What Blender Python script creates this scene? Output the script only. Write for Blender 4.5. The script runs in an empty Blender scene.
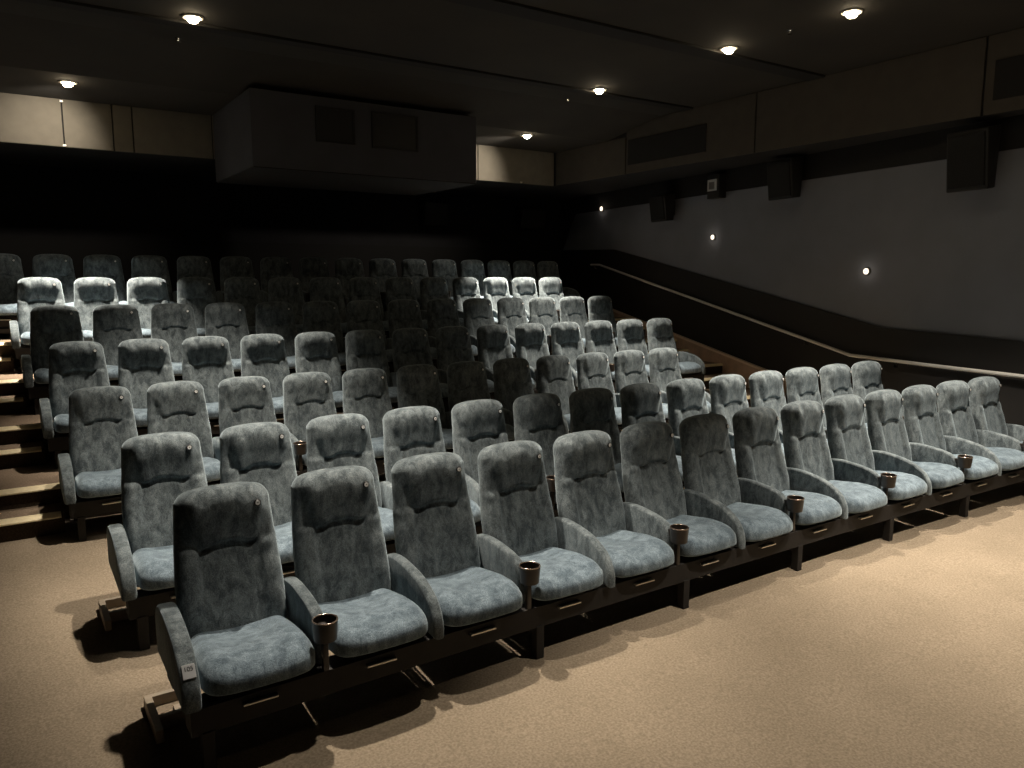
import bpy, bmesh, math, random
from mathutils import Vector, Matrix

random.seed(7)
S = bpy.context.scene
COL = S.collection
PI = math.pi

# ------------------------------------------------------------------ camera
YAW, PITCH, FPX = math.radians(33.43), math.radians(-7.92), 769.5
HEAD = 1.05                                    # head height of a seat above its floor
CAM = Vector((-0.850, -3.807, 1.000 + HEAD))
cd = bpy.data.cameras.new('camera'); cam = bpy.data.objects.new('camera', cd); COL.objects.link(cam)
cam.location = CAM; cam.rotation_euler = (PI / 2 + PITCH, 0, -YAW)
cd.sensor_width = 36; cd.lens = 36 * FPX / 1024; cd.clip_start = .05; cd.clip_end = 60
S.camera = cam

S.view_settings.view_transform = 'Standard'
S.view_settings.look = 'None'
S.view_settings.gamma = 1
S.view_settings.exposure = 0
S.view_settings.use_curve_mapping = False

# ------------------------------------------------------------------ helpers
def lerp_tab(tab, t):
    if t <= tab[0][0]: return tab[0][1]
    for (a, fa), (b, fb) in zip(tab, tab[1:]):
        if t <= b:
            k = (t - a) / (b - a); k = k * k * (3 - 2 * k) * .5 + k * .5
            return fa + (fb - fa) * k
    return tab[-1][1]

def sstep(a, b, x):
    if a == b: return 0.0 if x < a else 1.0
    t = min(1, max(0, (x - a) / (b - a)))
    return t * t * (3 - 2 * t)

def mesh_from(name, verts, faces, mat=None, smooth=True):
    me = bpy.data.meshes.new(name); me.from_pydata(verts, [], faces); me.validate(); me.update()
    if smooth:
        for p in me.polygons: p.use_smooth = True
    if mat: me.materials.append(mat)
    return me

def mesh_bm(name, bm, mat=None, smooth=False, angle=None):
    bmesh.ops.recalc_face_normals(bm, faces=bm.faces)
    me = bpy.data.meshes.new(name); bm.to_mesh(me); bm.free()
    if smooth:
        for p in me.polygons: p.use_smooth = True
        if angle: me.set_sharp_from_angle(angle=angle)
    if mat: me.materials.append(mat)
    return me

def put(name, me, parent=None, loc=(0, 0, 0), rot=(0, 0, 0), kind=None):
    o = bpy.data.objects.new(name, me); COL.objects.link(o)
    o.location = loc; o.rotation_euler = rot
    if parent: o.parent = parent
    if kind: o['kind'] = kind
    return o

def thing(name, label, cat, loc=(0, 0, 0), rot=(0, 0, 0), group=None, me=None):
    o = bpy.data.objects.new(name, me); COL.objects.link(o)
    o.location = loc; o.rotation_euler = rot
    o['label'] = label; o['category'] = cat
    if group: o['group'] = group
    return o

def bm_box(bm, x0, x1, y0, y1, z0, z1, bev=0, seg=2):
    b2 = bmesh.new()
    bmesh.ops.create_cube(b2, size=1)
    for v in b2.verts:
        v.co = Vector(((x0 + x1) / 2 + v.co.x * (x1 - x0), (y0 + y1) / 2 + v.co.y * (y1 - y0), (z0 + z1) / 2 + v.co.z * (z1 - z0)))
    if bev: bmesh.ops.bevel(b2, geom=b2.edges[:], offset=bev, segments=seg, profile=.5, affect='EDGES')
    tmp = bpy.data.meshes.new('tmp'); b2.to_mesh(tmp); b2.free(); bm.from_mesh(tmp); bpy.data.meshes.remove(tmp)

def bm_cyl(bm, p0, p1, r0, r1=None, n=16):
    p0, p1 = Vector(p0), Vector(p1); r1 = r0 if r1 is None else r1
    d = p1 - p0; q = d.to_track_quat('Z', 'Y').to_matrix().to_4x4()
    bmesh.ops.create_cone(bm, cap_ends=True, segments=n, radius1=r0, radius2=r1, depth=d.length,
                          matrix=Matrix.Translation((p0 + p1) / 2) @ q)

def bm_lathe(bm, prof, n=24, closed=False):
    rings = [[bm.verts.new((r * math.cos(2 * PI * k / n), r * math.sin(2 * PI * k / n), z)) for k in range(n)] for r, z in prof]
    for a, b in zip(rings, rings[1:] + ([rings[0]] if closed else [])):
        for k in range(n):
            bm.faces.new((a[k], a[(k + 1) % n], b[(k + 1) % n], b[k]))
    if not closed:
        bm.faces.new(rings[0][::-1]); bm.faces.new(rings[-1])

def bm_prism(bm, pts, axis, a, b):
    """closed polygon pts (2D) swept along axis from a to b"""
    def P(p, t):
        return {'x': (t, p[0], p[1]), 'y': (p[0], t, p[1]), 'z': (p[0], p[1], t)}[axis]
    A = [bm.verts.new(P(p, a)) for p in pts]; B = [bm.verts.new(P(p, b)) for p in pts]
    bm.faces.new(A); bm.faces.new(B[::-1]); n = len(pts)
    for i in range(n): bm.faces.new((A[i], B[i], B[(i + 1) % n], A[(i + 1) % n]))

def box_me(name, x0, x1, y0, y1, z0, z1, mat, bev=0):
    bm = bmesh.new(); bm_box(bm, x0, x1, y0, y1, z0, z1, bev)
    return mesh_bm(name, bm, mat)

# ------------------------------------------------------------------ materials
def new_mat(name):
    m = bpy.data.materials.new(name); m.use_nodes = True
    return m, m.node_tree.nodes, m.node_tree.links, m.node_tree.nodes['Principled BSDF']

def plain(name, col, rough=.6, metal=0., noise=.0, nscale=20., emit=None, estr=0., bump=0.):
    m, N, L, p = new_mat(name)
    p.inputs['Base Color'].default_value = (*col, 1); p.inputs['Roughness'].default_value = rough
    p.inputs['Metallic'].default_value = metal
    if noise or bump:
        tc = N.new('ShaderNodeTexCoord'); nz = N.new('ShaderNodeTexNoise'); nz.inputs['Scale'].default_value = nscale
        nz.inputs['Detail'].default_value = 5
        L.new(tc.outputs['Object'], nz.inputs['Vector'])
        if noise:
            cr = N.new('ShaderNodeValToRGB')
            cr.color_ramp.elements[0].position = .3; cr.color_ramp.elements[1].position = .7
            cr.color_ramp.elements[0].color = (*[c * (1 - noise) for c in col], 1)
            cr.color_ramp.elements[1].color = (*[min(1, c * (1 + noise)) for c in col], 1)
            L.new(nz.outputs['Fac'], cr.inputs['Fac']); L.new(cr.outputs['Color'], p.inputs['Base Color'])
        if bump:
            b = N.new('ShaderNodeBump'); b.inputs['Strength'].default_value = bump; b.inputs['Distance'].default_value = .01
            L.new(nz.outputs['Fac'], b.inputs['Height']); L.new(b.outputs['Normal'], p.inputs['Normal'])
    if emit:
        p.inputs['Emission Color'].default_value = (*emit, 1); p.inputs['Emission Strength'].default_value = estr
    return m

def velour(name, dark, light, sheen=.35):
    m, N, L, p = new_mat(name)
    tc = N.new('ShaderNodeTexCoord'); oi = N.new('ShaderNodeObjectInfo')
    vm = N.new('ShaderNodeVectorMath'); vm.operation = 'MULTIPLY_ADD'
    cx = N.new('ShaderNodeCombineXYZ')
    mr = N.new('ShaderNodeMath'); mr.operation = 'MULTIPLY'; mr.inputs[1].default_value = 37
    L.new(oi.outputs['Random'], mr.inputs[0])
    for k in range(3): L.new(mr.outputs[0], cx.inputs[k])
    vm.inputs[1].default_value = (1, 1, 1)
    L.new(tc.outputs['Object'], vm.inputs[0]); L.new(cx.outputs[0], vm.inputs[2])
    st = N.new('ShaderNodeVectorMath'); st.operation = 'MULTIPLY'; st.inputs[1].default_value = (1.5, 1.5, .8)
    L.new(vm.outputs[0], st.inputs[0])
    n1 = N.new('ShaderNodeTexNoise'); n1.inputs['Scale'].default_value = 11; n1.inputs['Detail'].default_value = 9
    n1.inputs['Roughness'].default_value = .74; n1.inputs['Distortion'].default_value = .35
    n2 = N.new('ShaderNodeTexNoise'); n2.inputs['Scale'].default_value = 210; n2.inputs['Detail'].default_value = 2
    L.new(st.outputs[0], n1.inputs['Vector']); L.new(vm.outputs[0], n2.inputs['Vector'])
    cr = N.new('ShaderNodeValToRGB')
    e = cr.color_ramp.elements
    e[0].position = .40; e[0].color = (*dark, 1)
    e[1].position = .63; e[1].color = (*light, 1)
    L.new(n1.outputs['Fac'], cr.inputs['Fac'])
    mx = N.new('ShaderNodeMix'); mx.data_type = 'RGBA'; mx.blend_type = 'MULTIPLY'; mx.inputs['Factor'].default_value = .8
    c2 = N.new('ShaderNodeValToRGB'); c2.color_ramp.elements[0].position = .34; c2.color_ramp.elements[1].position = .66
    c2.color_ramp.elements[0].color = (.55, .55, .55, 1); c2.color_ramp.elements[1].color = (1.3, 1.3, 1.3, 1)
    L.new(n2.outputs['Fac'], c2.inputs['Fac'])
    L.new(cr.outputs['Color'], mx.inputs['A']); L.new(c2.outputs['Color'], mx.inputs['B'])
    hs = N.new('ShaderNodeHueSaturation')
    mv = N.new('ShaderNodeMapRange'); mv.inputs['To Min'].default_value = .88; mv.inputs['To Max'].default_value = 1.12
    L.new(oi.outputs['Random'], mv.inputs['Value']); L.new(mv.outputs[0], hs.inputs['Value'])
    L.new(mx.outputs['Result'], hs.inputs['Color']); L.new(hs.outputs['Color'], p.inputs['Base Color'])
    p.inputs['Roughness'].default_value = .95
    p.inputs['Specular IOR Level'].default_value = .15
    p.inputs['Sheen Weight'].default_value = sheen; p.inputs['Sheen Roughness'].default_value = .45
    p.inputs['Sheen Tint'].default_value = (.62, .74, .8, 1)
    ad = N.new('ShaderNodeMath'); ad.operation = 'MULTIPLY_ADD'; ad.inputs[1].default_value = .25
    L.new(n2.outputs['Fac'], ad.inputs[0]); L.new(n1.outputs['Fac'], ad.inputs[2])
    b = N.new('ShaderNodeBump'); b.inputs['Strength'].default_value = .35; b.inputs['Distance'].default_value = .012
    L.new(ad.outputs[0], b.inputs['Height']); L.new(b.outputs['Normal'], p.inputs['Normal'])
    return m

def carpet(name, dark, light):
    m, N, L, p = new_mat(name)
    tc = N.new('ShaderNodeTexCoord')
    n1 = N.new('ShaderNodeTexNoise'); n1.inputs['Scale'].default_value = 85; n1.inputs['Detail'].default_value = 4
    n2 = N.new('ShaderNodeTexNoise'); n2.inputs['Scale'].default_value = 2.2; n2.inputs['Detail'].default_value = 4
    L.new(tc.outputs['Object'], n1.inputs['Vector']); L.new(tc.outputs['Object'], n2.inputs['Vector'])
    cr = N.new('ShaderNodeValToRGB')
    cr.color_ramp.elements[0].position = .32; cr.color_ramp.elements[0].color = (*dark, 1)
    cr.color_ramp.elements[1].position = .68; cr.color_ramp.elements[1].color = (*light, 1)
    L.new(n1.outputs['Fac'], cr.inputs['Fac'])
    mx = N.new('ShaderNodeMix'); mx.data_type = 'RGBA'; mx.blend_type = 'MULTIPLY'; mx.inputs['Factor'].default_value = 1
    c2 = N.new('ShaderNodeValToRGB'); c2.color_ramp.elements[0].position = .25; c2.color_ramp.elements[1].position = .75
    c2.color_ramp.elements[0].color = (.9, .89, .87, 1); c2.color_ramp.elements[1].color = (1.06, 1.05, 1.04, 1)
    L.new(n2.outputs['Fac'], c2.inputs['Fac'])
    L.new(cr.outputs['Color'], mx.inputs['A']); L.new(c2.outputs['Color'], mx.inputs['B'])
    L.new(mx.outputs['Result'], p.inputs['Base Color'])
    p.inputs['Roughness'].default_value = .95; p.inputs['Specular IOR Level'].default_value = .1
    b = N.new('ShaderNodeBump'); b.inputs['Strength'].default_value = .5; b.inputs['Distance'].default_value = .008
    L.new(n1.outputs['Fac'], b.inputs['Height']); L.new(b.outputs['Normal'], p.inputs['Normal'])
    return m

M = dict(
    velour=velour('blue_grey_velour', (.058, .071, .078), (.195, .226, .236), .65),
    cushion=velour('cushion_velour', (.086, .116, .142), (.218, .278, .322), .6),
    carpet=carpet('beige_carpet', (.195, .157, .113), (.305, .249, .183)),
    stair=carpet('stair_carpet', (.17, .128, .092), (.27, .205, .15)),
    steel=plain('brown_steel', (.010, .008, .0065), .75, 0, .2, 14),
    foot=plain('foot_steel', (.34, .28, .21), .5, 0, .15, 20),
    cup=plain('cup_plastic', (.020, .015, .012), .35),
    rim=plain('cup_rim', (.42, .33, .27), .22, .9),
    disc=plain('disc_plastic', (.012, .012, .013), .35),
    mark=plain('disc_metal', (.92, .92, .90), .35, .0),
    tag=plain('grey_tag', (.42, .43, .44), .6),
    ink=plain('tag_ink', (.03, .03, .03), .6),
    screw=plain('bright_steel', (.75, .7, .62), .3, .8),
    nose=plain('brass_nosing', (.95, .80, .52), .35, .1, .08, 40),
    riser_shade=carpet('shaded_riser_carpet', (.045, .033, .024), (.08, .06, .044)),  # darker copy of the stair carpet, shade painted on the risers
    black=plain('black_paint', (.0075, .0070, .0066), .9, 0, .15, 3),
    blackwall=plain('black_fabric_wall', (.012, .0115, .0125), .95, 0, .15, 6, bump=.1),
    wains=plain('black_wainscot', (.009, .0075, .0065), .75, 0, .2, 2),
    grey=plain('grey_fabric_wall', (.158, .168, .194), .95, 0, .06, 2.5, bump=.08),
    ceil=plain('ceiling_paint', (.022, .0185, .0135), .9, 0, .25, 1.2),
    seam=plain('ceiling_batten', (.006, .0055, .005), .9),
    soffit=plain('soffit_paint', (.052, .045, .036), .95, 0, .1, 5),
    panel=plain('bulkhead_fabric', (.15, .134, .105), .95, 0, .08, 7, bump=.08),
    booth=plain('booth_paint', (.052, .053, .062), .9, 0, .08, 3),
    glass=plain('port_glass', (.003, .003, .004), .45),
    wood=plain('stringer_wood', (.60, .42, .31), .5, 0, .2, 5),
    cap=plain('stringer_lit_edge', (.86, .68, .54), .4),  # pale tone for the painted highlight on the stringer's top edge
    railm=plain('handrail_paint', (.66, .64, .60), .32, .1),
    spk=plain('speaker_black', (.010, .0095, .009), .7),
    grille=plain('speaker_cloth', (.006, .006, .006), .95, 0, .2, 120),
    plate=plain('pale_plate', (.55, .55, .53), .5),
    plate2=plain('plate_face', (.16, .16, .15), .5),
    white=plain('white_trim', (.7, .66, .58), .4),
    lens=plain('lamp_lens', (1, .9, .75), .4, emit=(1.0, .80, .52), estr=55),
    sconce=plain('sconce_lens', (1, .9, .8), .4, emit=(1.0, .84, .66), estr=1.7),
    chrome=plain('chrome', (.8, .8, .8), .15, 1.),
)

# ------------------------------------------------------------------ layout numbers
PITCHX = 0.57
ROWS = [  # letter, x of first seat, y of heads, floor z, seats
    ('A', -.025, 0.000, 0.000, 14),
    ('B', -.098, 1.231, 0.053, 14),
    ('C', -.240, 3.164, 0.123, 12),
    ('D', -.302, 4.352, 0.410, 14),
    ('E', -.390, 5.595, 0.706, 14),
    ('F', -.460, 6.820, 0.998, 14),
    ('G', -.824, 7.970, 1.295, 16),
]
BOW = dict(A=.054, B=.036, C=0., D=.010, E=-.066, F=-.120, G=-.200)    # gentle bow of each row
def bow(letter, i, n):
    m = (n - 1) / 2
    return BOW[letter] * (1 - ((i - m) / m) ** 2)
CEIL, CEILF = 4.25, 4.45      # ceiling over the back rows, and the higher one in front of it
LX = -2.7
BACKY = 9.72
def wx(y): return 7.9 + .15 * y            # right wall plane
SLOPE = .040
WANG = math.atan(.15)

def shade_risers(me):
    """paint shade on the upright faces of steps and platforms with a darker carpet tone"""
    me.materials.append(M['riser_shade'])
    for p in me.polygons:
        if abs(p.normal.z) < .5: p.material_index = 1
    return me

# ------------------------------------------------------------------ floor, platforms, steps
bm = bmesh.new()
bm_prism(bm, [(-9.5, -9.5 * SLOPE), (3.2, 3.2 * SLOPE), (3.2, -.6), (-9.5, -.6)], 'x', LX, 9.0)
put('floor', mesh_bm('floor', bm, M['carpet']), kind='structure')

NOSE_Y = [3.15, 4.35, 5.53, 6.77]
PZ = [.410, .706, .998, 1.295]
prev = [.123, .410, .706, .998]
for i, (y0, z) in enumerate(zip(NOSE_Y, PZ)):
    y1 = NOSE_Y[i + 1] if i < 3 else BACKY
    bm = bmesh.new()
    P = [(LX, y0), (wx(y0), y0), (wx(y1), y1), (LX, y1)]
    bm_prism(bm, P, 'z', -.3, z)
    put('floor', shade_risers(mesh_bm('platform', bm, M['stair'])), kind='structure')

def nosing(name, x0, x1, y, z):
    bm = bmesh.new()
    bm_prism(bm, [(y + .05, z - .002), (y + .05, z + .008), (y + .006, z + .008), (y - .024, z - .016), (y - .024, z - .026), (y + .001, z - .026), (y + .001, z - .002)], 'x', x0, x1)
    return put(name, mesh_bm('nosing', bm, M['nose']), kind='structure')

tn = 1
for i, (y0, z) in enumerate(zip(NOSE_Y, PZ)):
    zl = (z + prev[i]) / 2
    ys = y0 - .34
    xe = ROWS[i + 2][1] - .332
    # lower half step in the stepped aisle beside the seats
    put('floor', shade_risers(box_me('aisle_step', LX, xe, ys, y0, prev[i] - .05, zl, M['stair'])), kind='structure')
    nosing('trim_%d' % tn, LX, xe - .02, ys, zl); tn += 1
    nosing('trim_%d' % tn, LX, xe - .0, y0, z); tn += 1
    # and in the aisle along the handrail wall
    xr = 7.50
    bm = bmesh.new(); bm_prism(bm, [(xr, ys), (wx(ys), ys), (wx(y0), y0), (xr, y0)], 'z', prev[i] - .05, zl)
    put('floor', shade_risers(mesh_bm('aisle_step', bm, M['stair'])), kind='structure')
    nosing('trim_%d' % tn, xr, wx(ys) - .03, ys, zl); tn += 1
    nosing('trim_%d' % tn, xr, wx(y0) - .03, y0, z); tn += 1

# ------------------------------------------------------------------ walls and ceiling
bm = bmesh.new()
bm_prism(bm, [(-9.5, CEILF), (4.98, CEILF), (6.22, CEIL), (BACKY + .1, CEIL), (BACKY + .1, CEILF + .15), (-9.5, CEILF + .15)], 'x', LX - .1, 9.6)
put('ceiling', mesh_bm('ceiling', bm, M['ceil']), kind='structure')
for yb, w in ((2.30, .24), (4.38, .16), (-.5, .22)):
    put('trim_%d' % tn, box_me('ceiling_batten', LX, 7.6, yb - w / 2, yb + w / 2, CEILF - .025, CEILF, M['seam']), kind='structure'); tn += 1
put('wall_left', box_me('wall_left', LX - .1, LX, -9.5, BACKY, -.4, CEILF, M['blackwall']), kind='structure')
put('wall_back', box_me('wall_back', LX, 9.5, BACKY, BACKY + .1, -.4, CEIL, M['blackwall']), kind='structure')

def wall_slab(name, poly, off, thick, mat, kindname='wall'):
    """polygon in (y, z) laid on the flared right wall; off = how far it stands in front of it"""
    bm = bmesh.new()
    f = [bm.verts.new((wx(y) - off - thick, y, z)) for y, z in poly]
    b = [bm.verts.new((wx(y) - off, y, z)) for y, z in poly]
    bm.faces.new(f); bm.faces.new(b[::-1]); n = len(poly)
    for i in range(n): bm.faces.new((f[i], b[i], b[(i + 1) % n], f[(i + 1) % n]))
    return put(name, mesh_bm(kindname, bm, mat), kind='structure')

YF = -9.5
wall_slab('wall_right', [(YF, -.5), (BACKY + .1, -.5), (BACKY + .1, CEILF), (YF, CEILF)], -.12, .12, M['grey'])
wall_slab('trim_%d' % tn, [(YF, -.5), (BACKY, -.5), (BACKY, 2.62), (9.64, 2.62), (7.6, 2.57), (1.55, 1.435), (-.12, 1.395), (YF, 1.02)], 0, .03, M['wains']); tn += 1
wall_slab('trim_%d' % tn, [(YF, 3.345), (BACKY, 3.345), (BACKY, CEILF), (YF, CEILF)], 0, .02, M['black']); tn += 1
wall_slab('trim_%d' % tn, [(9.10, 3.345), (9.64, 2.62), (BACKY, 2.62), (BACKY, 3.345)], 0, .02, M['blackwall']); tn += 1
# back wainscot, slightly darker than the wall above it
put('trim_%d' % tn, box_me('back_wainscot', LX, 9.32, BACKY - .03, BACKY, 1.295, 2.63, M['seam']), kind='structure'); tn += 1
# sloped stringer along the stair on the handrail wall
wall_slab('trim_%d' % tn, [(3.05, .20), (3.05, .625), (7.62, 1.425), (7.62, .9)], .03, .05, M['wood'], 'stringer'); tn += 1

wall_slab('trim_%d' % tn, [(3.05, .618), (3.05, .648), (7.62, 1.448), (7.62, 1.418)], .025, .075, M['cap'], 'stringer_lit_edge'); tn += 1  # pale strip added to paint the lit top edge of the stringer
# bulkhead above the back row with lit fabric panels
BY, BZ = 7.62, 3.665
put('trim_%d' % tn, box_me('bulkhead', LX, 7.62, BY + .03, BACKY - .03, BZ, CEIL, M['black']), kind='structure'); tn += 1
def px_x(px, py, y):                      # x where the sight line of a pixel meets the plane y (used for sizes read off the photo)
    cy, sy = math.cos(YAW), math.sin(YAW)
    f = Vector((sy * math.cos(PITCH), cy * math.cos(PITCH), math.sin(PITCH))); r = Vector((cy, -sy, 0)); u = r.cross(f)
    d = f + r * ((px - 512) / FPX) - u * ((py - 384) / FPX)
    t = (y - CAM.y) / d.y
    return CAM + d * t
joints = [LX, px_x(63, 125, BY).x, px_x(113, 130, BY).x, px_x(133, 132, BY).x, 1.75, 2.72, 3.68, px_x(478, 160, BY).x, 7.60]
for a, b in zip(joints, joints[1:]):
    put('trim_%d' % tn, box_me('bulkhead_panel', a + .008, b - .008, BY, BY + .03, BZ + .004, CEIL - .004, M['panel'], .004), kind='structure'); tn += 1
for jx, zs in ((joints[1], (BZ + .02, CEIL - .03)), (px_x(521, 180, BY).x, (BZ + .02,))):
    for zc in zs:
        c = thing('panel_clip', 'bright metal clip ' + ('under the lit panel in the back corner' if jx > 3 else 'on the %s edge of lit panels by the stepped aisle' % ('top' if zc > 4 else 'bottom')),
                  'clip', (jx, BY - .008, zc))
        bm = bmesh.new(); bm_box(bm, -.02, .02, -.006, .010, -.012, .012, .003)
        c.data = None
        put('clip_plate', mesh_bm('clip_plate', bm, M['screw']), c)

# projection booth box standing out of the bulkhead
BYF = 5.74
BXL = px_x(253, 166, BYF).x; BXR = px_x(476.5, 183, BYF).x; BZB = (px_x(253, 166, BYF).z + px_x(476.5, 183, BYF).z) / 2
bm = bmesh.new(); bm_box(bm, BXL, BXR, BYF, BY, BZB, CEIL, .004)
booth = put('wall_booth', mesh_bm('booth', bm, M['booth']), kind='structure')
put('trim_%d' % tn, box_me('booth_underside', BXL + .01, BXR - .01, BYF + .01, BY, BZB - .012, BZB, M['black']), kind='structure'); tn += 1
wn = 1
for (x0p, y0p, x1p, y1p) in ((316, 106, 355, 143), (372, 112, 418, 150)):
    a = px_x(x0p, y1p, BYF); b = px_x(x1p, y1p, BYF); top = px_x((x0p + x1p) / 2, (y0p + y0p + 4) / 2, BYF).z
    z0 = (a.z + b.z) / 2
    bm = bmesh.new()
    t = .03
    for (xa, xb, za, zb) in ((a.x, b.x, z0, z0 + t), (a.x, b.x, top - t, top), (a.x, a.x + t, z0 + t, top - t), (b.x - t, b.x, z0 + t, top - t)):
        bm_box(bm, xa, xb, BYF - .02, BYF, za, zb, .003)
    w = put('window_%d' % wn, mesh_bm('port_frame', bm, M['spk']), kind='structure'); wn += 1
    put('pane', box_me('pane', a.x + t, b.x - t, BYF - .01, BYF - .004, z0 + t, top - t, M['glass']), w)

# side soffit over the handrail side, square to the rows
SX = 7.62
put('trim_%d' % tn, box_me('soffit', SX + .02, 9.4, -9.5, BACKY - .03, BZ + .01, CEILF, M['black']), kind='structure'); tn += 1
yj = [-9.5, -3.4, .35, 3.2, 5.74, 7.60]
for a, b in zip(yj, yj[1:]):
    put('trim_%d' % tn, box_me('soffit_panel', SX, SX + .02, a + .012, b - .012, BZ + .012, (CEIL if b > 6 else CEILF) - .004, M['soffit'], .003), kind='structure'); tn += 1
for a, b in ((4.05, 5.68), (-1.2, .25)):
    put('trim_%d' % tn, box_me('soffit_inset', SX - .012, SX, a, b, BZ + .14, CEIL - .06, M['seam'], .003), kind='structure'); tn += 1

# ------------------------------------------------------------------ cinema seat meshes
F_TAB = [(.28, -.165), (.36, -.190), (.48, -.166), (.62, -.123), (.74, -.084), (.80, -.067), (.90, -.056), (1.0, -.047)]
B_TAB = [(.28, -.055), (.50, -.040), (.75, .016), (1.0, .068)]
W_TAB = [(.28, .222), (.40, .249), (.60, .249), (.75, .240), (.85, .231), (1.0, .222)]
RTOP = 1.0
def front_y(u, z, a, r):
    """front surface of the backrest at u = x / half width"""
    zz = min(z, RTOP)
    y = lerp_tab(F_TAB, zz)
    au = abs(u)
    zc = .788 - .022 * math.exp(-((au - .44) / .14) ** 2)
    v = (z - zc) / (1.05 - .788)
    e = .58 + .20 * min(1, max(0, v / .5))
    lat = 1 - sstep(e - .13, e + .13, au)
    H = (.42 * sstep(-.02, .06, v) + .58 * sstep(.0, .75, v)) * (1 - .50 * sstep(.72, 1.0, v)) * lat
    y -= .040 * H
    low = 1 - sstep(-.10, .0, v)
    y += .012 * low * (1 - sstep(.50, .60, au)) * sstep(.36, .50, z) * (1 - .9 * sstep(.66, .75, z))
    y += .007 * low * math.exp(-((au - .55) / .03) ** 2) * sstep(.40, .50, z)
    y -= .010 * low * math.exp(-((au - .76) / .16) ** 2) * sstep(.36, .50, z)
    y += .020 * math.exp(-((au - .44) / .10) ** 2 - ((z - .764) / .014) ** 2)
    q = 1 - r / a
    if au > q:
        t = (au - q) / (1 - q); y += r * (1 - math.sqrt(max(0, 1 - t * t)))
    return y

def backrest_mesh():
    nf, ns = 49, 5
    zs = [.28, .292, .315, .35, .40, .45, .50, .54, .58, .62, .66, .69, .715, .735, .748, .758, .767, .775, .783, .790, .797, .806, .818, .835, .86, .885, .91, .935, .955, .97, .985, 1.0]
    rcap = .05
    levels = [(z, 0.) for z in zs] + [(1.0 + rcap * math.sin(t), rcap * (1 - math.cos(t))) for t in (.2, .4, .6, .8, 1.0, 1.2, 1.36, 1.5)]
    us = [math.sin(PI / 2 * (-1 + 2 * k / (nf - 1))) for k in range(nf)]
    rings = []
    for z, ins in levels:
        zz = min(z, 1.0)
        a = lerp_tab(W_TAB, zz) - ins; yb = lerp_tab(B_TAB, zz) - ins * 1.0
        if z < .315: k = (.315 - z) / .035; a -= .02 * k * k
        th = lerp_tab(B_TAB, zz) - lerp_tab(F_TAB, zz)
        r = min(.048, (th - 2 * ins) * .46)
        fr = [(u * a, front_y(u, z, a, r) + ins * 1.0 + (.03 * ((.315 - z) / .035) ** 2 if z < .315 else 0)) for u in us]
        def edge(u):
            q = 1 - r / a
            if abs(u) <= q: return 0.
            t = (abs(u) - q) / (1 - q); return r * (1 - math.sqrt(max(0, 1 - t * t)))
        bk = [(u * a, yb - edge(u)) for u in us[::-1]]
        ring = fr + [(a, fr[-1][1] + (bk[0][1] - fr[-1][1]) * k / (ns + 1)) for k in range(1, ns + 1)]
        ring += bk + [(-a, bk[-1][1] + (fr[0][1] - bk[-1][1]) * k / (ns + 1)) for k in range(1, ns + 1)]
        rings.append([(x, y, z - .034 * min(1, abs(x) / .216) ** 3.0 * sstep(.84, 1.0, z)) for x, y in ring])
    V, Fc = [], []
    n = len(rings[0])
    for rg in rings: V += rg
    for i in range(len(rings) - 1):
        for k in range(n):
            Fc.append((i * n + k, i * n + (k + 1) % n, (i + 1) * n + (k + 1) % n, (i + 1) * n + k))
    Fc.append(tuple(range(n))[::-1])
    B = (len(rings) - 1) * n
    bk0 = nf + ns
    for k in range(nf - 1):                    # cap: front point k faces back point nf-1-k
        Fc.append((B + k, B + k + 1, B + bk0 + nf - 2 - k, B + bk0 + nf - 1 - k))
    Fc.append(tuple(B + j for j in range(nf - 1, bk0 + 1)))
    Fc.append(tuple([B + j for j in range(bk0 + nf - 1, n)] + [B]))
    return mesh_from('backrest', V, Fc, M['velour'])

def cushion_mesh():
    bm = bmesh.new(); bmesh.ops.create_cube(bm, size=2)
    bmesh.ops.subdivide_edges(bm, edges=bm.edges[:], cuts=15, use_grid_fill=True)
    for v in bm.verts:
        x, y, z = v.co
        # even spacing on each face, then a rounded box
        n = (abs(x) ** 6.5 + abs(y) ** 6.5 + abs(z) ** 3.6) ** (1 / 5.6)
        x, y, z = x / n, y / n, z / n
        u, w = x, (y + 1) / 2                    # w: 0 front, 1 back
        X = x * (.240 + .006 * (1 - w))
        Y = -.395 + y * .262 - .014 * (1 - u * u) * (1 - w)      # bowed front
        Z = .338 + z * .068
        if z > 0:
            Z += .030 * sstep(.1, .60, 1 - w) * (1 - sstep(.72, 1., 1 - w)) * z          # thigh roll
            Z -= .020 * math.exp(-(u / .5) ** 2 - ((w - .62) / .30) ** 2) * z             # dished centre
            Z += .010 * math.exp(-((abs(u) - .72) / .2) ** 2) * z
        else:
            Z += .034 * (1 - w) * (-z)
        v.co = (X, Y, Z)
    return mesh_bm('cushion', bm, M['cushion'], True)

def smooth_poly(P, n=6):
    """Catmull-Rom through an open list"""
    out = []
    for i in range(len(P) - 1):
        p0 = P[max(0, i - 1)]; p1 = P[i]; p2 = P[i + 1]; p3 = P[min(len(P) - 1, i + 2)]
        for k in range(n):
            t = k / n
            out.append(tuple(.5 * ((2 * p1[j]) + (-p0[j] + p2[j]) * t + (2 * p0[j] - 5 * p1[j] + 4 * p2[j] - p3[j]) * t * t + (-p0[j] + 3 * p1[j] - 3 * p2[j] + p3[j]) * t ** 3) for j in range(2)))
    out.append(P[-1]); return out

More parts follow.
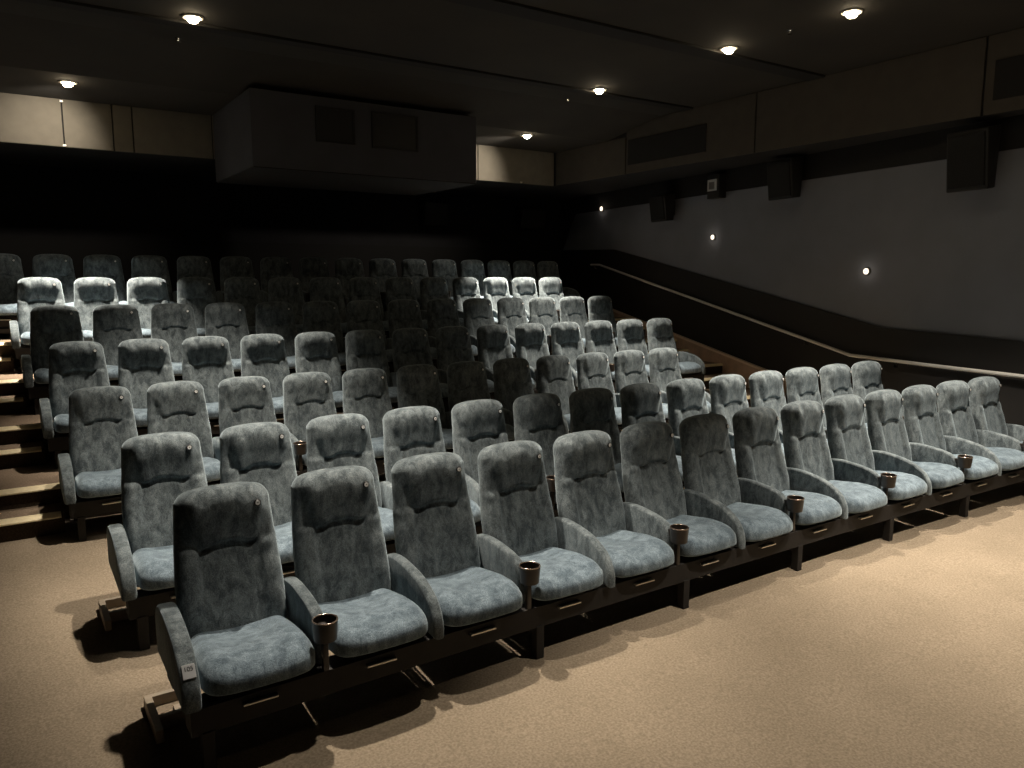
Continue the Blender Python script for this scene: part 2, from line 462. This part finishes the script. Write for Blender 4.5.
ARM_LONG = [(.01, .46), (-.02, .515), (-.09, .552), (-.20, .562), (-.32, .551), (-.45, .522), (-.555, .466), (-.606, .405), (-.628, .345), (-.630, .276)]
ARM_CUP = [(.01, .46), (-.02, .515), (-.09, .552), (-.20, .562), (-.32, .554), (-.43, .537), (-.50, .508), (-.532, .455), (-.538, .39), (-.538, .284)]
def arm_mesh(prof, th=.058):
    pts = smooth_poly(prof, 4) + [(.005, .284)]
    if prof is ARM_LONG: pts.insert(-1, (-.53, .284))
    bm = bmesh.new(); bm_prism(bm, pts, 'x', -th / 2, th / 2)
    bmesh.ops.recalc_face_normals(bm, faces=bm.faces)
    caps = [f for f in bm.faces if len(f.verts) > 6]
    ed = set(e for f in caps for e in f.edges)
    bmesh.ops.bevel(bm, geom=list(ed), offset=.016, segments=3, profile=.5, affect='EDGES')
    return mesh_bm('armrest', bm, M['velour'], True, math.radians(50))

def seam_mesh():
    """thin piping seam where the front pad of a long armrest is joined"""
    bm = bmesh.new(); bm_box(bm, -.034, .034, -.003, .003, -.003, .003, .001, 1)
    return mesh_bm('seam', bm, M['disc'])

def cup_mesh():
    bm = bmesh.new()
    bm_lathe(bm, [(.046, .024), (.051, .028), (.055, .070), (.058, .118), (.052, .118), (.049, .070), (.045, .036), (.0005, .036)], 24)
    bm_box(bm, -.018, .018, .02, .082, .045, .090, .004)          # bracket to the armrest
    bm_box(bm, -.014, .014, .0, .03, -.128, .030, .004)           # stem down to the beam
    return mesh_bm('cup_holder', bm, M['cup'], True, math.radians(35))

def rim_mesh():
    bm = bmesh.new(); n, k = 28, 8; R, r = .055, .0040
    V = [[bm.verts.new(((R + r * math.cos(2 * PI * j / k)) * math.cos(2 * PI * i / n), (R + r * math.cos(2 * PI * j / k)) * math.sin(2 * PI * i / n), .119 + r * math.sin(2 * PI * j / k))) for j in range(k)] for i in range(n)]
    for i in range(n):
        for j in range(k): bm.faces.new((V[i][j], V[(i + 1) % n][j], V[(i + 1) % n][(j + 1) % k], V[i][(j + 1) % k]))
    return mesh_bm('rim', bm, M['rim'], True)

def disc_mesh():
    bm = bmesh.new(); bm_lathe(bm, [(.017, -.004), (.017, .003), (.015, .005), (.0005, .005)], 20)
    return mesh_bm('number_disc', bm, M['disc'], True, math.radians(35))
def mark_mesh():
    bm = bmesh.new(); bm_lathe(bm, [(.0118, .0048), (.0118, .0066), (.0032, .0066), (.0032, .0048)], 18, closed=True)
    return mesh_bm('disc_mark', bm, M['mark'])

ME = dict(end_arm=arm_mesh(ARM_LONG, .078), back=backrest_mesh(), cushion=cushion_mesh(), long=arm_mesh(ARM_LONG), cup_arm=arm_mesh(ARM_CUP), cup=cup_mesh(),
          rim=rim_mesh(), disc=disc_mesh(), mark=mark_mesh())

# number disc sits on the headrest front, upper corner
_a = lerp_tab(W_TAB, .965)
_y0, _y1 = front_y(.142 / _a, .955, _a, .048), front_y(.142 / _a, .975, _a, .048)
_ya, _yb = front_y(.130 / _a, .965, _a, .048), front_y(.154 / _a, .965, _a, .048)
DISC = Vector((.142, (_y0 + _y1) / 2 - .001, .962))
DROT = (PI / 2 - math.atan2(_y1 - _y0, .02), 0, math.atan2(_yb - _ya, .024))

ORD = ['first', 'second', 'third', 'fourth', 'fifth', 'sixth', 'seventh', 'eighth', 'ninth', 'tenth', 'eleventh', 'twelfth', 'thirteenth', 'fourteenth', 'fifteenth', 'sixteenth']
ROWTXT = dict(A='front row on the beige floor', B='second row, just behind the front row', C='third row beyond cross aisle',
              D='fourth row, on the lowest platform', E='fifth row, middle of the raised rows', F='sixth row, before the back row', G='back row under the bulkhead')
ROWGRP = dict(A='seats of the front row', B='seats of the second row', C='seats of the third row', D='seats of the fourth row',
              E='seats of the fifth row', F='seats of the sixth row', G='seats of the back row')

def seat(letter, i, n, x, y, z):
    if i == 0: which = 'end seat by the stepped aisle'
    elif i == n - 1: which = 'end seat on the handrail side'
    elif i < n / 2: which = ORD[i] + ' from the stepped aisle'
    else: which = ORD[n - 1 - i] + ' from the handrail side'
    lab = 'blue-grey velour seat, %s, %s' % (which, ROWTXT[letter])
    s = thing('cinema_seat', lab, 'seat', (x, y, z), (0, 0, math.radians(random.uniform(-.6, .6))), ROWGRP[letter])
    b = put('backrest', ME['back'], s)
    d = put('number_disc', ME['disc'], s, DISC, DROT); d['label'] = 'small dark round disc with a pale number mark'
    put('disc_mark', ME['mark'], d)
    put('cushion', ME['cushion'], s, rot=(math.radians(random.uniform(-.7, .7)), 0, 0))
    cup = i % 2 == 0 and i < n - 1
    put('armrest', ME['cup_arm'] if cup else ME['long'], s, (PITCHX / 2, 0, 0))
    if cup:
        c = put('cup_holder', ME['cup'], s, (PITCHX / 2, -.598, .402)); c['label'] = 'dark brown plastic cup holder'
        r = put('rim', ME['rim'], c); r['label'] = 'shiny rim'
    if i == 0:
        put('armrest', ME['end_arm'], s, (-PITCHX / 2 - .009, 0, 0))
    return s, b, d

first = None
for letter, x0, y0, z0, n in ROWS:
    for i in range(n):
        s, b, d = seat(letter, i, n, x0 + PITCHX * i, y0 + bow(letter, i, n), z0)
        # pale mark of the number disc, joined into the disc's own sub-part
        if letter == 'A' and i == 0: first = s

# pale tag on the front pad of the end armrest of the front row
tg = put('number_tag', box_me('number_tag', -.026, .026, -.003, .003, -.030, .030, M['tag'], .002), first, (-PITCHX / 2 - .009, -.5865, .437), (math.radians(-38), 0, 0))
tg['label'] = 'pale grey tag with dark numerals'
fc = bpy.data.curves.new('numerals', 'FONT'); fc.body = '105'; fc.size = .026; fc.align_x = 'CENTER'; fc.align_y = 'CENTER'; fc.extrude = .0006
fc.materials.append(M['ink'])
tmp = bpy.data.objects.new('tmp', fc); COL.objects.link(tmp); bpy.context.view_layer.update()
nme = bpy.data.meshes.new_from_object(tmp.evaluated_get(bpy.context.evaluated_depsgraph_get()))
bpy.data.objects.remove(tmp); bpy.data.curves.remove(fc)
num = put('numerals', nme, tg, (0, -.0036, .010), (PI / 2, 0, 0))

# ------------------------------------------------------------------ beams that carry each row
def beam(letter, x0, y0, z0, n):
    xa, xb = x0 - PITCHX / 2 - .02, x0 + PITCHX * (n - .5) + .02
    t = thing('seat_beam', 'dark brown steel beam on legs carrying the seats of the ' + ROWTXT[letter], 'beam', (0, y0, z0))
    bm = bmesh.new()
    for ya, yb, za, zb in ((-.605, -.48, .158, .274), (-.19, -.05, .180, .278)):
        st = [xa] + [x0 + PITCHX * j for j in range(n)] + [xb]
        off = [bow(letter, (x - x0) / PITCHX, n) for x in st]
        pts = [(x, ya + o) for x, o in zip(st, off)] + [(x, yb + o) for x, o in zip(st[::-1], off[::-1])]
        bm_prism(bm, pts, 'z', za, zb)
    put('rail', mesh_bm('rail', bm, M['steel']), t)
    k = 0
    legs = [-.42] + [j + .62 for j in range(2, n - 1, 2)] + [n - .55]
    for j in legs:
        lx = x0 + PITCHX * j; o = bow(letter, j, n)
        bm = bmesh.new()
        bm_box(bm, lx - .026, lx + .026, -.612 + o, -.555 + o, .0 + (-.5) * SLOPE * (y0 < 3.2) - .006, .165, .004)
        bm_box(bm, lx - .022, lx + .022, -.15 + o, -.10 + o, -.006, .185, .004)
        bm_box(bm, lx - .022, lx + .022, -.555 + o, -.11 + o, .11, .14, .004)
        put('leg', mesh_bm('leg', bm, M['steel']), t)
    for j in legs:
        lx = x0 + PITCHX * j; o = bow(letter, j, n)
        bm = bmesh.new()
        bm_box(bm, lx - .045, lx + .045, -.17 + o, -.02 + o, -.008, .012, .003)
        f = put('foot_plate', mesh_bm('foot_plate', bm, M['foot']), t)
    for j in range(n):  # one bright strip per seat paints the light caught on the beam edge
        lx = x0 + PITCHX * j - .02; o = bow(letter, j, n)
        bm = bmesh.new(); bm_box(bm, lx - .075, lx + .075, -.630 + o, -.598 + o, .236, .246, .003)
        c = put('bracket', mesh_bm('bracket', bm, M['screw']), t); c['label'] = 'small bright strip painting the light on the beam under the seat front'
    if letter in 'AB':
        zf = -.006
        bm = bmesh.new(); xo = x0 - .40
        bm_box(bm, xo, xo + .035, -.30, .055, zf, .055, .004)
        bm_box(bm, xo + .03, x0 - .22, .025, .055, zf, .055, .004)
        bm_box(bm, xo + .03, x0 - .22, -.19, -.155, zf, .055, .004)
        c = put('end_frame', mesh_bm('end_frame', bm, M['foot']), t); c['label'] = 'low open end frame of tan steel on the floor'
    return t
for r in ROWS: beam(*r)

# ------------------------------------------------------------------ handrail on the right wall
def on_wall(y, z, off): return Vector((wx(y) - off, y, z))
path = [(8.34, 2.29), (8.02, 2.285), (1.96, 1.065), (.8, 1.05), (-.15, 1.045), (-1.9, 1.01)]
hr = thing('handrail', 'long pale metal handrail sloping down the dark wall beside the stairs', 'handrail')
bm = bmesh.new()
pts = [on_wall(y, z, .085) for y, z in path]
for a, b in zip(pts, pts[1:]):
    bm_cyl(bm, a, b, .021, n=14)
for p in pts[1:-1]:
    bmesh.ops.create_uvsphere(bm, u_segments=14, v_segments=8, radius=.0212, matrix=Matrix.Translation(p))
put('rail', mesh_bm('rail', bm, M['railm'], True, math.radians(40)), hr)
def rail_z(y):
    for (ya, za), (yb, zb) in zip(path, path[1:]):
        if yb <= y <= ya: return za + (zb - za) * (y - ya) / (yb - ya)
    return path[0][1]
for y in (8.2, 6.72, 5.45, 4.15, 2.72, 1.32, .12, -1.6):
    z = rail_z(y)
    bm = bmesh.new()
    bm_cyl(bm, on_wall(y, z - .075, .031), on_wall(y, z - .075, .043), .022, n=14)
    bm_cyl(bm, on_wall(y, z - .075, .035), on_wall(y, z - .07, .085), .009, n=8)
    bm_cyl(bm, on_wall(y, z - .075, .085), on_wall(y, z - .015, .085), .009, n=8)
    put('bracket', mesh_bm('bracket', bm, M['steel'], True, math.radians(40)), hr)

# ------------------------------------------------------------------ wall lamps
for (y, z, r), txt in zip(((1.83, 2.12, .78), (4.74, 2.67, .78), (8.05, 3.37, .9)),
                          ('nearest the front row, low on the grey wall', 'halfway along the grey wall', 'farthest up, at the top back of the grey wall')):
    t = thing('wall_lamp', 'small round lit wall lamp ' + txt, 'lamp', on_wall(y, z, .0), (0, 0, PI / 2 * 0), 'small wall lamps')
    q = Vector((-1, .15, 0)).normalized().to_track_quat('Z', 'Y')
    t.scale = (r, r, r)
    t.rotation_mode = 'QUATERNION'; t.rotation_quaternion = q
    bm = bmesh.new(); bm_lathe(bm, [(.062, 0), (.062, .012), (.055, .030), (.048, .034), (.0005, .034)], 24)
    put('base', mesh_bm('base', bm, M['plate2'], True, math.radians(35)), t)
    bm = bmesh.new(); bm_lathe(bm, [(.048, .032), (.046, .046), (.034, .058), (.014, .062), (.014, .054), (.0005, .054)], 24)
    put('lens', mesh_bm('lens', bm, M['sconce'], True, math.radians(60)), t)
    bm = bmesh.new(); bm_lathe(bm, [(.012, .053), (.012, .064), (.008, .068), (.0005, .068)], 14)
    put('knob', mesh_bm('knob', bm, M['disc'], True), t)
    l = bpy.data.lights.new('wall_lamp_light', 'POINT'); l.energy = .2; l.color = (1, .86, .7); l.shadow_soft_size = .04
    lo = bpy.data.objects.new('wall_lamp_light', l); COL.objects.link(lo); lo.parent = t; lo.location = (0, 0, .13)

# ------------------------------------------------------------------ surround speakers and the plate
def speaker(y, z, w, h, txt):
    t = thing('surround_speaker', txt, 'speaker', on_wall(y, z, .0), group='surround speakers on the handrail wall')
    t.rotation_euler = (0, 0, -WANG)
    bm = bmesh.new()
    # tapered cabinet, front leaning down into the room
    P = [(-.10, h * .5), (-.36, h * .42), (-.30, -h * .5), (-.13, -h * .46)]
    A = [bm.verts.new((x, -w * .42 if x > -.2 else -w * .5, zz)) for x, zz in P]
    B = [bm.verts.new((x, w * .42 if x > -.2 else w * .5, zz)) for x, zz in P]
    bm.faces.new(A); bm.faces.new(B[::-1])
    for k in range(4): bm.faces.new((A[k], B[k], B[(k + 1) % 4], A[(k + 1) % 4]))
    bmesh.ops.recalc_face_normals(bm, faces=bm.faces)
    bmesh.ops.bevel(bm, geom=bm.edges[:], offset=.012, segments=2, affect='EDGES', profile=.5)
    put('cabinet', mesh_bm('cabinet', bm, M['spk']), t)
    bm = bmesh.new()
    p0, p1 = Vector((-.363, 0, h * .36)), Vector((-.312, 0, -h * .44))
    n = Vector((-(p0.z - p1.z), 0, -(p1.x - p0.x) * -1)).normalized()
    Q = []
    for p, s in ((p0, -1), (p0, 1), (p1, 1), (p1, -1)): Q.append(Vector((p.x, s * w * .43, p.z)))
    f = [bm.verts.new(q + Vector((-.010, 0, 0))) for q in Q]; b = [bm.verts.new(q + Vector((.012, 0, 0))) for q in Q]
    bm.faces.new(f); bm.faces.new(b[::-1])
    for k in range(4): bm.faces.new((f[k], b[k], b[(k + 1) % 4], f[(k + 1) % 4]))
    put('grille', mesh_bm('grille', bm, M['grille']), t)
    bm = bmesh.new(); bm_box(bm, -.025, 0 - .02, -.07, .07, -.12, .12, .004); bm_box(bm, -.14, -.02, -.03, .03, -.04, .04, .004)
    put('bracket', mesh_bm('bracket', bm, M['spk']), t)
speaker(.42, 3.27, .46, .66, 'black surround speaker hanging over the grey wall above the front rows')
speaker(3.05, 3.37, .46, .56, 'black surround speaker over the grey wall, between the pale plate and the front rows')
speaker(5.80, 3.20, .44, .46, 'black surround speaker high at the back of the grey wall')
for pa, pb, txt in (((425, 200), (449, 226), 'dim black speaker on the dark back wall below the booth'), ((522, 207), (546, 229), 'dim black speaker on the dark back wall near the grey wall')):
    A, B = px_x(pa[0], pa[1], BACKY - .3), px_x(pb[0], pb[1], BACKY - .3)
    t = thing('surround_speaker', txt, 'speaker', ((A.x + B.x) / 2, BACKY, (A.z + B.z) / 2))
    w, h = B.x - A.x, A.z - B.z
    bm = bmesh.new(); bm_prism(bm, [(-.08, h / 2), (-.32, h * .42), (-.26, -h / 2), (-.10, -h * .46)], 'x', -w / 2, w / 2)
    bmesh.ops.bevel(bm, geom=bm.edges[:], offset=.012, segments=2, affect='EDGES', profile=.5)
    put('cabinet', mesh_bm('cabinet', bm, M['spk']), t)
    bm = bmesh.new(); bm_box(bm, -.03, .03, -.09, -.03, -.05, .05, .004); bm_box(bm, -.07, .07, -.035, .003, -.12, .12, .004)
    put('bracket', mesh_bm('bracket', bm, M['spk']), t)
t = thing('wall_plate', 'small pale square plate on a dark box high on the wall between two speakers', 'plate', on_wall(4.62, 3.45, 0), (0, 0, -WANG))
bm = bmesh.new(); bm_box(bm, -.16, -.02, -.15, .13, -.20, .16, .01); put('box', mesh_bm('box', bm, M['spk']), t)
bm = bmesh.new()
for (a, b, c, d) in ((-.10, .10, -.085, -.06), (-.10, .10, .05, .085), (-.10, -.065, -.06, .05), (.075, .10, -.06, .05)):
    bm_box(bm, -.182, -.16, a, b, c, d, .003)
o = put('frame', mesh_bm('frame', bm, M['plate']), t); o['label'] = 'pale frame'
put('face', box_me('face', -.172, -.16, -.065, .075, -.06, .05, M['plate2']), t)

# ------------------------------------------------------------------ ceiling downlights and sprinklers
WARM = (1.0, .89, .75)
def downlight(x, y, watts, txt, size=74, blend=.55, tilt=(0, 0)):
    t = thing('downlight', txt, 'ceiling light', (x, y, CEIL if y > 5.74 else CEILF), group='ceiling downlights')
    bm = bmesh.new(); bm_lathe(bm, [(.095, 0), (.095, -.008), (.085, -.014), (.062, -.012), (.058, -.004), (.058, 0)], 28)
    put('trim_ring', mesh_bm('trim_ring', bm, M['white'], True, math.radians(35)), t)
    bm = bmesh.new(); bm_lathe(bm, [(.056, -.002), (.055, -.020), (.048, -.038), (.034, -.051), (.016, -.057), (.0005, -.058)], 24)
    put('lens', mesh_bm('lens', bm, M['lens'], True), t)
    l = bpy.data.lights.new('downlight_beam', 'SPOT'); l.energy = watts; l.color = WARM; l.spot_size = math.radians(size); l.spot_blend = blend
    l.shadow_soft_size = .045
    lo = bpy.data.objects.new('downlight_beam', l); COL.objects.link(lo); lo.parent = t; lo.location = (0, 0, -.11)
    lo.rotation_euler = (math.radians(tilt[0]), math.radians(tilt[1]), 0)
    return t
K = 1.0
def wall_wash(t, watts, yaw):
    """the part of a lamp's wide spill that scallops the fabric panels a metre behind it"""
    l = bpy.data.lights.new('downlight_spill', 'SPOT'); l.energy = watts; l.color = WARM; l.spot_size = math.radians(84); l.spot_blend = 1
    l.shadow_soft_size = .045
    lo = bpy.data.objects.new('downlight_spill', l); COL.objects.link(lo); lo.parent = t; lo.location = (0, 0, -.11); lo.rotation_euler = (math.radians(70), 0, math.radians(yaw))
wall_wash(downlight(-.03, 6.62, 1900 * K, 'lit downlight over the stepped aisle side, closest to the lit back panels', 56, .6), 90, 14)
downlight(.84, 4.15, 1050 * K, 'lit downlight over the stepped aisle side, second from the back panels', 62, .9)
wall_wash(downlight(6.21, 6.46, 2200 * K, 'lit downlight nearest the corner where bulkhead and side soffit meet', 56, .6), 120, 22)
downlight(5.80, 4.22, 1350 * K, 'lit downlight over the handrail side, second from the back corner', 66, .9)
downlight(5.78, 2.07, 900 * K, 'lit downlight over the handrail side, third from the back corner', 66)
downlight(5.83, .68, 900 * K, 'lit downlight over the handrail side, fourth from the back corner', 72)
for x, y, wt, sz in ((.84, 2.07, 720, 60), (1.05, .68, 820, 62), (1.3, -.50, 300, 58), (5.83, -.65, 800, 74), (5.4, -2.3, 600, 74), (3.3, -2.3, 640, 72)):
    downlight(x, y, wt * K, 'lit downlight in the ceiling over the front floor', sz, .6)

for x, y, txt in ((.848, 4.90, 'over the stepped aisle side'), (5.80, 4.88, 'over the middle of the handrail side'), (5.81, 1.33, 'near the front over the handrail side')):
    t = thing('sprinkler', 'tiny chrome sprinkler head beside a downlight ' + txt, 'sprinkler', (x, y, CEILF), group='ceiling sprinklers')
    bm = bmesh.new(); bm_lathe(bm, [(.030, 0), (.030, -.006), (.012, -.010), (.009, -.035), (.0005, -.036)], 16)
    put('body', mesh_bm('body', bm, M['chrome'], True, math.radians(35)), t)
    bm = bmesh.new(); bm_lathe(bm, [(.0005, -.036), (.024, -.038), (.024, -.042), (.0005, -.043)], 16)
    put('deflector', mesh_bm('deflector', bm, M['chrome']), t)

# faint spill so the unlit dark stays readable
w = bpy.data.worlds.new('world'); S.world = w; w.use_nodes = True
w.node_tree.nodes['Background'].inputs[0].default_value = (.9, .95, 1, 1)
w.node_tree.nodes['Background'].inputs[1].default_value = .008
